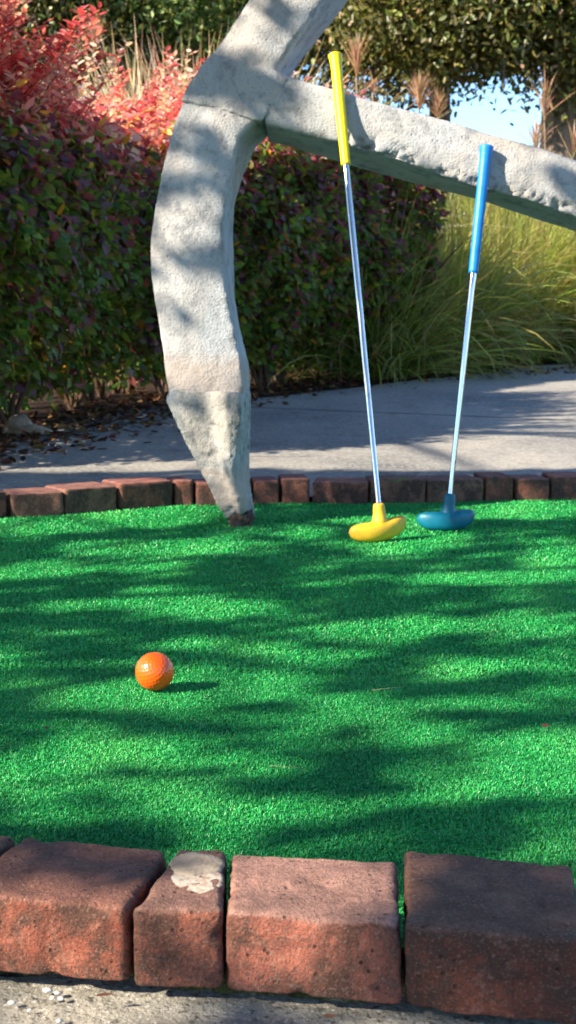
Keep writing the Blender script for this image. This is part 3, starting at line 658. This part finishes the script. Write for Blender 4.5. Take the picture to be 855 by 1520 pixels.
plume(650, 130, 178, 8.6, 26, .55, 'small brown plume in front of the dark middle trunk')
plume(808, 95, 180, 8.9, 12, .5, 'large brown plume in front of the right tree trunk')
plume(850, 175, 240, 8.7, 9, .4, 'thin brown plume at the right edge above the shank')
plume(795, 170, 232, 8.5, 24, .5, 'low brown plume left of the right tree trunk base')
plume(140, 20, 80, 8.9, 26, .4, 'tan plume rising behind the red hedge top at the upper left')

# ------------------------------------------------------------------ trees
TG = [(.10, .12, .025), (.15, .16, .035), (.24, .23, .065), (.07, .075, .02), (.34, .29, .14)]
BG = [(.17, .27, .06), (.26, .36, .09), (.10, .17, .04), (.36, .40, .16)]
def crown_pts(ells, n, clump=.26, per=14):
    """leaf positions gathered in twig clumps spread through ellipsoids (cx,cy,cz,rx,ry,rz)"""
    vol = np.array([e[3] * e[4] * e[5] for e in ells]); P = []
    nc = n // per; which = rng.choice(len(ells), nc, p=vol / vol.sum())
    d = nrm(rng.normal(0, 1, (nc, 3))); r = rng.random(nc) ** .42; E = np.array(ells)[which]; C = E[:, :3] + d * r[:, None] * E[:, 3:]
    P = np.repeat(C, per, 0) + rng.normal(0, clump / 2.2, (nc * per, 3)); cid = np.repeat(np.arange(nc), per); return P, cid, np.repeat(d, per, 0)
def tree(name, base, trunk, ells, n, cols, wts, label, leaf=.075, grp='trees beyond the hedge and grasses', P=None, limbs=True, cat_='tree', mat='tleaf'):
    root = empty(name, base); tag(root, label, cat_, grp); bm = bmesh.new()
    tube(bm, [Vector(p) for p in trunk[0]], trunk[1], 12, False); fork = Vector(trunk[0][-2])
    for e in ells:
        c = Vector(e[:3]); m_ = fork.lerp(c, .5) + Vector((rng.normal(0, .1), rng.normal(0, .1), .15)); r0 = trunk[1][-2] * .5
        tube(bm, [fork, m_, c], [r0, r0 * .6, r0 * .2], 7, False)
        for k in range(4):
            q = c + Vector((rng.normal(0, .6) * e[3], rng.normal(0, .6) * e[4], rng.normal(0, .6) * e[5])); tube(bm, [m_, m_.lerp(q, .6) + Vector((0, 0, .1)), q], [r0 * .4, r0 * .25, r0 * .08], 5, False)
    adopt(bm_obj('trunk', bm, M['bark']), root)
    if P is None: P, cid, dd = crown_pts(ells, n)
    else: cid = np.arange(len(P)) // 8
    n = len(P); v = rng.uniform(.7, 1.3, cid.max() + 1)[cid][:, None]
    C = np.clip(pal(n, cols, wts) * v, 0, 1); U = rng.normal(0, 1, (n, 3)); U[:, 2] -= .4; Nn = rng.normal(0, .7, (n, 3)) + np.array([[-.2, -.2, .8]])
    fo = link('crown', leaves('crown', P, U, Nn, leaf * rng.uniform(.7, 1.3, n), leaf * .5 * rng.uniform(.7, 1.2, n), C), M[mat]); adopt(fo, root); return root
def E(px, py, Yd, rx, ry, rz): p = D(px, py, Yd); return (p.x, p.y, p.z, rx, ry, rz)
b = D(826, 400, 12); z0 = gz(12)
tree('broadleaf_tree', (b.x, 12, z0), ([(b.x, 12, z0 - .1), (b.x - .02, 12, 1.2), (b.x + .01, 12.05, 2.2), (b.x - .03, 12.1, 3.2), (b.x, 12.1, 4.2)], [.20, .155, .14, .12, .05]),
     [E(800, -60, 11.6, 1.6, .9, .75), E(700, -20, 11.9, 1.2, .8, .62), E(760, 50, 12.0, .95, .6, .30), E(880, 20, 11.8, .8, .7, .75), E(660, 60, 12.2, .45, .5, .28)], 52000, TG, [4, 4, 3, 2, 2],
     'dark olive broadleaf tree with a thick trunk behind the right end of the shank', .062)
b = D(652, 400, 13.2)
tree('broadleaf_tree', (b.x, 13.2, z0), ([(b.x, 13.2, z0 - .1), (b.x, 13.2, 1.4), (b.x - .02, 13.2, 2.6), (b.x - .1, 13.2, 3.8)], [.13, .10, .09, .04]),
     [E(560, 0, 12.8, 1.3, .8, .8), E(500, 20, 13.0, .75, .7, .5), E(600, 90, 13.2, .55, .6, .38), E(540, -60, 13., 1.4, .8, .8), E(630, 60, 13.2, .5, .5, .42)], 38000, TG, [3, 4, 3, 2, 3],
     'olive green tree with a slim dark trunk above the middle of the shank', .062)
b = D(270, 400, 13)
tree('light_green_tree', (b.x, 13, z0), ([(b.x, 13, z0 - .1), (b.x, 13, 1.2), (b.x + .1, 13, 2.4), (b.x, 13, 3.4)], [.12, .10, .08, .04]),
     [E(250, 10, 12.6, .75, .7, .55), E(305, 60, 12.8, .42, .5, .42), E(210, 70, 12.9, .5, .5, .5), E(290, -50, 12.9, .55, .6, .5)], 26000, BG, [3, 4, 2, 3],
     'sunlit light green tree behind the dry grass, left of the upper anchor arm', .06)
b = D(70, 400, 12.4)
tree('dark_green_tree', (b.x, 12.4, z0), ([(b.x, 12.4, z0 - .1), (b.x, 12.4, 1.2), (b.x - .1, 12.4, 2.4), (b.x, 12.4, 3.4)], [.12, .10, .08, .04]),
     [E(60, 0, 12.2, .9, .7, .7), E(130, 20, 12.4, .5, .5, .5), E(-30, 30, 12.3, .8, .7, .7), E(100, 90, 12.4, .8, .5, .4)], 24000, TG, [4, 3, 1, 4, 1],
     'dark green tree behind the red hedge tips in the upper left corner', .06)
# low shrub belt far behind the grasses
n = 34000; x = rng.uniform(-5, 7, n); y = rng.uniform(14.5, 16.5, n); hh = 1.72 + .30 * np.array([noise.noise(Vector((v * 1.1, 0, 2))) for v in x]); P = np.stack([x, y, gz(14) + hh * rng.random(n) ** .7], 1)
me = leaves('shrubs', P, rng.normal(0, 1, (n, 3)), rng.normal(0, .6, (n, 3)) + np.array([[-.2, -.3, .8]]), rng.uniform(.09, .15, n), rng.uniform(.05, .08, n), pal(n, TG + BG, [3, 3, 2, 2, 1, 1, 1, 1, 1]))
tag(link('far_shrubs', me, M['tleaf']), 'low green shrub belt far behind the tall grasses', 'shrubs', kind='stuff')

# ------------------------------------------------------------------ leaf litter, stones, chips
n = 3200; s = rng.uniform(0, 1, n); lx = np.interp(s, [0, .3, .6, .8, 1], [-1.25, -.8, -.35, .35, 3.2]); ly = np.interp(s, [0, .3, .6, .8, 1], [3.9, 4.75, 6.0, 7.05, 8.6]); 
lx = lx + rng.normal(-.02, .16, n); ly = ly + rng.normal(.05, .22, n)
P = np.stack([lx, ly, np.array([gz(v) for v in ly]) + rng.uniform(.004, .02, n)], 1); ok = np.array([True] * n)
Nn = rng.normal(0, .35, (n, 3)) + np.array([[0, 0, 1.]]); U = rng.normal(0, 1, (n, 3)); U[:, 2] *= .25
me = leaves('litter', P, U, Nn, rng.uniform(.02, .05, n), rng.uniform(.012, .03, n), pal(n, [(.11, .055, .03), (.06, .03, .02), (.20, .11, .05), (.28, .15, .06), (.16, .04, .03)], [4, 4, 2, 1, 1]))
tag(link('leaf_litter', me, M['litter']), 'fallen brown leaves lying along the foot of the hedge', 'leaf litter', kind='stuff')
p = GS(28, 647); tag(rockmesh('rock', (p.x, p.y, gz(p.y) + .02), (.045, .05, .05), M['rock'], 1), 'grey brown rounded stone at the foot of the hedge, the left one of the pair', 'stone')
p = GS(50, 649); tag(rockmesh('rock', (p.x, p.y, gz(p.y) + .012), (.055, .04, .03), M['rock'], 2), 'flat tan stone at the foot of the hedge, the right one of the pair', 'stone')
chips = [(70, 1469, 7, 'largest white shell chip lying under the long red paver'), (86, 1473, 6, 'white chip right beside the largest one under the long red paver'), (91, 1481, 5, 'small white chip below the pair under the long red paver'),
         (78, 1480, 4, 'tiny pale chip between the white ones under the long red paver'), (18, 1487, 6, 'white chip on the walkway in the lower left corner'), (44, 1498, 3.5, 'tiny white chip left of centre on the lower left walkway'),
         (88, 1514, 5, 'white chip at the bottom edge of the walkway')]
for i, (x, y, r_, lb) in enumerate(chips):
    p = G(x, y, .004); k = r_ / 2450
    tag(rockmesh('shell_chip', (p.x, p.y, .0035), (k * 1.05, k * .8, k * .55), M['pebble'], i + 5, 2, .5), lb, 'stone chip', 'white chips on the near walkway')
def scrap(name, px, h, L, Wd, c, lb, cat_, rot=0.):
    p = G(*px, h); me = leaves(name, np.array([p[:]]), np.array([[math.cos(rot), math.sin(rot), .06]]), np.array([[.1, -.5, 1.]]), L, Wd, np.array([c])); me.transform
    o = link(name, me, M['litter']); tag(o, lb, cat_)
scrap('dead_leaf', (803, 1078), .008, .010, .005, (.11, .04, .03), 'tiny dark red dead leaf on the turf near the right edge', 'dead leaf', .3)
scrap('dead_leaf', (66, 1082), .008, .007, .004, (.10, .04, .03), 'tiny brown leaf scrap on the turf left of the ball', 'dead leaf', 1.)
scrap('bark_scrap', (140, 1478), .011, .012, .0025, (.10, .04, .028), 'reddish bark scrap at the foot of the long red paver', 'bark scrap', .1)
scrap('bark_scrap', (478, 1508), .0125, .010, .0025, (.10, .045, .03), 'small reddish scrap on the mortar below the bright red paver', 'bark scrap', -.1)
for i, (x, y, a_, lb) in enumerate([(400, 1136, -.5, 'thin pale straw lying on the turf below and right of the ball'), (552, 1024, .1, 'thin dry straw lying on the turf near the middle of the photo')]):
    p = G(x, y, .005); me = ribbons('straw', np.array([[p.x, p.y, .0045]]), np.array([a_]), np.array([.038]), np.array([1.45]), np.array([.12]), np.array([.0011]), np.array([[.45, .38, .2]]), 6)
    tag(link('straw', me, M['blade']), lb, 'straw')
# withered frond on a far paver
pc = G(588, 716, .056); root = empty('withered_leaf', pc[:]); 
n = 7; az = np.linspace(-.2, 3.4, n)
me = ribbons('frond', np.repeat(np.array([pc[:]]), n, 0), az, np.full(n, .045), np.full(n, 1.2), np.full(n, .7), np.full(n, .006), pal(n, [(.16, .17, .04), (.25, .17, .07)], [1, 1]), 4)
bpy.data.objects.remove(root); tag(link('withered_leaf', me, M['blade']), 'small withered divided leaf lying on the paver behind the yellow putter', 'dead leaf')

# ------------------------------------------------------------------ the tree outside the picture that dapples the place
LIT = [(60, 772, 110, 13), (190, 762, 120, 12), (290, 755, 70, 9), (210, 815, 110, 9), (320, 812, 60, 8), (58, 845, 60, 8), (240, 846, 60, 7), (245, 890, 90, 11), (330, 905, 80, 10), (340, 957, 90, 10), (15, 980, 40, 14),
       (545, 770, 75, 6), (450, 790, 45, 6), (775, 757, 85, 9), (640, 793, 50, 6), (820, 812, 50, 9), (815, 842, 55, 11), (705, 861, 95, 8), (560, 942, 75, 14), (640, 925, 70, 8), (465, 978, 50, 12), (790, 930, 80, 14), (800, 978, 70, 12),
       (115, 895, 60, 6), (180, 1046, 60, 9), (260, 1042, 95, 12), (160, 1112, 95, 16), (235, 1128, 90, 10), (35, 1142, 60, 15), (250, 1181, 85, 9), (50, 1192, 70, 15), (300, 1218, 85, 9), (370, 1135, 60, 8), (330, 1060, 60, 6), (110, 1215, 60, 8),
       (550, 1072, 90, 14), (510, 1042, 80, 12), (640, 1088, 70, 9), (790, 1100, 80, 16), (850, 1130, 60, 12), (470, 1196, 75, 12), (610, 1192, 90, 12), (770, 1172, 100, 12), (820, 1240, 55, 14), (720, 1040, 90, 8), (830, 1020, 50, 9), (400, 1020, 60, 8), (690, 990, 60, 8), (40, 1015, 50, 6), (60, 1500, 220, 45)]
BTOP = [(30, 1322, 95, 20), (-15, 1288, 60, 24), (120, 1328, 90, 12), (90, 1250, 60, 6), (290, 1325, 50, 22), (305, 1272, 40, 14), (450, 1312, 170, 60), (560, 1300, 40, 40)]
BFRONT = [(15, 1400, 80, 80), (110, 1440, 80, 35), (265, 1410, 85, 75), (460, 1420, 170, 120), (60, 1490, 160, 40), (640, 1430, 20, 60)]
PLIT = [(620, 686, 200, 9), (800, 674, 140, 14), (130, 690, 220, 8), (330, 688, 120, 6), (700, 650, 60, 5), (830, 640, 60, 7), (120, 690, 160, 6), (290, 687, 80, 5), (430, 688, 60, 5), (620, 684, 120, 7), (480, 695, 60, 3), (780, 676, 90, 12), (850, 655, 60, 12), (740, 690, 120, 6), (790, 601, 30, 2.5), (845, 602, 25, 2.5), (820, 545, 80, 4), (840, 630, 50, 4)]
ADARK = [(300, 214, 50, 12), (330, 222, 26, 14), (300, 272, 55, 15), (345, 250, 18, 22), (265, 482, 13, 17), (300, 385, 45, 9), (350, 118, 60, 34), (300, 135, 30, 14), (385, 158, 30, 16), (445, 152, 50, 17), (475, 165, 26, 12), (430, 22, 45, 14),
         (335, 655, 22, 50), (300, 600, 14, 14), (345, 720, 25, 30), (258, 595, 12, 12), (800, 262, 40, 16), (835, 290, 40, 14), (720, 250, 14, 12), (502, 92, 14, 12), (716, 250, 12, 18)]
COLR = [(314, 60, 150, 0)]
def proj(P):                                     # vectorised world -> photo pixel
    q = P - np.array(O); x = q[:, 0]; f = q @ np.array(FW); u = q @ np.array(UP); f = np.where(f < .05, .05, f); return CX + F * x / f, CY - F * u / f
Ld = np.array(LDIR)
def field(px, py, ell, sharp=1.):
    v = np.zeros(len(px))
    for (a_, b_, c_, d_) in ell: v = np.maximum(v, 1.25 - ((px - a_) / c_) ** 2 - ((py - b_) / d_) ** 2)
    return v
nC = 150000
g0 = np.stack([rng.uniform(-1.7, 3.6, nC), rng.uniform(.45, 8.2, nC), np.zeros(nC)], 1)
hC = np.where(g0[:, 1] < 3.6, rng.uniform(1.6, 2.5, nC), rng.uniform(2.0, 2.9, nC)) + .12 * np.sin(g0[:, 0] * 3) ; P = g0 + Ld[None] * (hC / Ld[2])[:, None]
# twig-scale jitter of the pruning border
jx = rng.normal(0, .012, (nC, 3)); jx[:, 2] = 0
def at_ground(P, j): 
    g_ = P - Ld[None] * (P[:, 2] / Ld[2])[:, None] + j; return g_
gg = at_ground(P, jx); keep = np.ones(nC, bool)
px, py = proj(gg); inview = (px > -60) & (px < 920) & (gg[:, 1] < 3.35); LIT2 = [(a_, b_, c_ * 1.15, d_ * 1.75) for a_, b_, c_, d_ in LIT]
keep &= ~(inview & (field(px, py, LIT2) > .22))
q = P - Ld[None] * ((P[:, 2] - .06) / Ld[2])[:, None] + jx * .5; px, py = proj(q); keep &= ~((np.abs(q[:, 1] - .95) < .12) & (field(px, py, BTOP) > .0))
q = P - Ld[None] * ((P[:, 1] - .89) / Ld[1])[:, None] + jx * .5; px, py = proj(q); keep &= ~((q[:, 2] > -.02) & (q[:, 2] < .075) & (field(px, py, BFRONT) > .0))
# thin places in the foliage
thin = np.array([noise.noise(Vector((a_ * 5.5 + 3, b_ * 9, 1))) for a_, b_ in gg[:, :2]]); keep &= ~((gg[:, 1] < 3.35) & ((thin > .0) & (rng.random(nC) < .62) | (rng.random(nC) < .22)))
tb_ = P - np.array(ball.location); tb_ = tb_ - (tb_ @ Ld)[:, None] * Ld[None]; keep &= ~(np.linalg.norm(tb_, axis=1) < .085)
# rising path
t = (P[:, 2] - SL * (P[:, 1] - SL0)) / (Ld[2] - SL * Ld[1]); gp = P - Ld[None] * t[:, None] + jx; px, py = proj(gp)
keep &= ~((gp[:, 1] > 3.7) & (field(px, py, [(a_, b_, c_ * 1.2, d_ * 1.7) for a_, b_, c_, d_ in PLIT]) > .2))
# anchor face
t = (P[:, 1] - PY0 - PK * P[:, 2]) / (Ld[1] - PK * Ld[2]); ga = P - Ld[None] * t[:, None] + jx * .5; px, py = proj(ga)
lx_ = np.interp(py, [-60, 0, 78, 150, 245, 350, 440, 530, 588, 658, 708, 771], [400, 360, 312, 268, 238, 218, 224, 240, 244, 274, 300, 336]); rx_ = np.interp(py, [-60, 0, 100, 180, 200, 250, 350, 440, 530, 600, 700, 771], [560, 520, 420, 400, 370, 352, 338, 345, 362, 366, 364, 372])
onarm = (px > lx_ - 6) & (px < rx_ + 6) & (py < 771) & (py > -40)
ty = np.interp(px, [400, 540, 724, 857], [104, 142, 192, 234]); by = np.interp(px, [400, 502, 632, 761, 857], [186, 214, 250, 294, 326]); onsh = (px > 400) & (px < 880) & (py > ty - 6) & (py < by + 6)
nearA = (ga[:, 2] > 0) & (ga[:, 2] < 1.4)
keep &= ~(nearA & (onarm | onsh) & (field(px, py, ADARK) < .25))
# putters: grips and shafts stay lit where the photo shows it
ypx = np.interp(py, [95, 245, 747, 803], [499, 514, 563, 566]); bpx = np.interp(py, [215, 405, 733, 785], [722, 704, 668, 664])
keep &= ~(nearA & (np.abs(px - ypx) < 17) & (py > 95) & (py < 810)); keep &= ~(nearA & (np.abs(px - bpx) < 14) & (py > 300) & (py < 640))
hd = P - Ld[None] * ((P[:, 2] - .02) / Ld[2])[:, None]; hx_, hy_ = proj(hd); keep &= ~((np.abs(hx_ - 566) < 52) & (hy_ > 762) & (hy_ < 815)); keep &= ~((np.abs(hx_ - 640) < 30) & (hy_ > 755) & (hy_ < 800))
keep &= ~(nearA & (np.abs(px - 722) < 16) & (py > 210) & (py < 235))
for x_, y_, o_ in [(501, 112, -.012), (504, 140, -.012), (508, 175, -.02), (511, 205, -.03), (513, 235, -.04), (722, 222, -.014), (718, 260, -.025), (714, 300, -.035), (710, 340, -.045), (706, 380, -.055), (703, 420, -.06)]:
    w_ = P - np.array(A_(x_, y_, o_)); w_ = w_ - (w_ @ Ld)[:, None] * Ld[None]; keep &= ~(np.linalg.norm(w_, axis=1) < .058)
# tops of the hedges and grasses are in the sun
def above(P, h): return P - Ld[None] * ((P[:, 2] - h) / Ld[2])[:, None]
for h in (.95, 1.02, 1.15, 1.3, 1.45, 1.6, 1.8):
    q = above(P, h); hx = np.interp(q[:, 1], [3.75, 4.6, 5.75, 6.25, 6.75, 7.35], [-1.30, -.98, -.66, -.28, .10, .55]); keep &= ~((q[:, 1] > 3.3) & (q[:, 1] < 7.7) & (q[:, 0] < hx + .12) & (q[:, 0] > hx - 1.9))
for h in (.55, .8, 1.05):
    q = above(P, h); keep &= ~((q[:, 1] > 7.6 - .3 * (h - .5)) & (q[:, 0] > .3))
P = P[keep]
# many leaves, oriented loosely to the light
def crown_from(P, lab, base, sel, ht):
    Q = P[sel]; k = 1; n = len(Q)
    root = empty('shade_tree', base); tag(root, lab, 'tree', 'shade trees outside the picture')
    bm = bmesh.new(); top = Vector((base[0] + .2, base[1] + .2, ht)); tube(bm, [Vector(base), Vector(base).lerp(top, .5) + Vector((.06, 0, 0)), top], [.12, .09, .07], 12, False)
    for c in Q[rng.choice(n, 22)]:
        c = Vector(c); tube(bm, [top, top.lerp(c, .5) + Vector((0, 0, .25)), c], [.018, .012, .004], 6, False) if (c - top).length < 3.4 else None
    adopt(bm_obj('trunk', bm, M['bark']), root)
    Nn = Ld[None] + rng.normal(0, .45, (n, 3)); U = rng.normal(0, 1, (n, 3))
    adopt(link('crown', leaves('crown', Q - nrm(U) * .02, U, Nn, rng.uniform(.040, .062, n), rng.uniform(.026, .038, n), pal(n, TG, [4, 4, 3, 2, 1])), M['tleaf']), root)
sp = P[:, 1] + .8 * P[:, 2] < 3.6
crown_from(P, 'shade tree standing left of the picture near the photographer', (-3.9, .3, 0), sp, 2.0)
crown_from(P, 'shade tree standing left of the picture beside the hedge', (-4.3, 2.7, 0), ~sp, 2.5)
print('casters', len(P), 'turf', m)
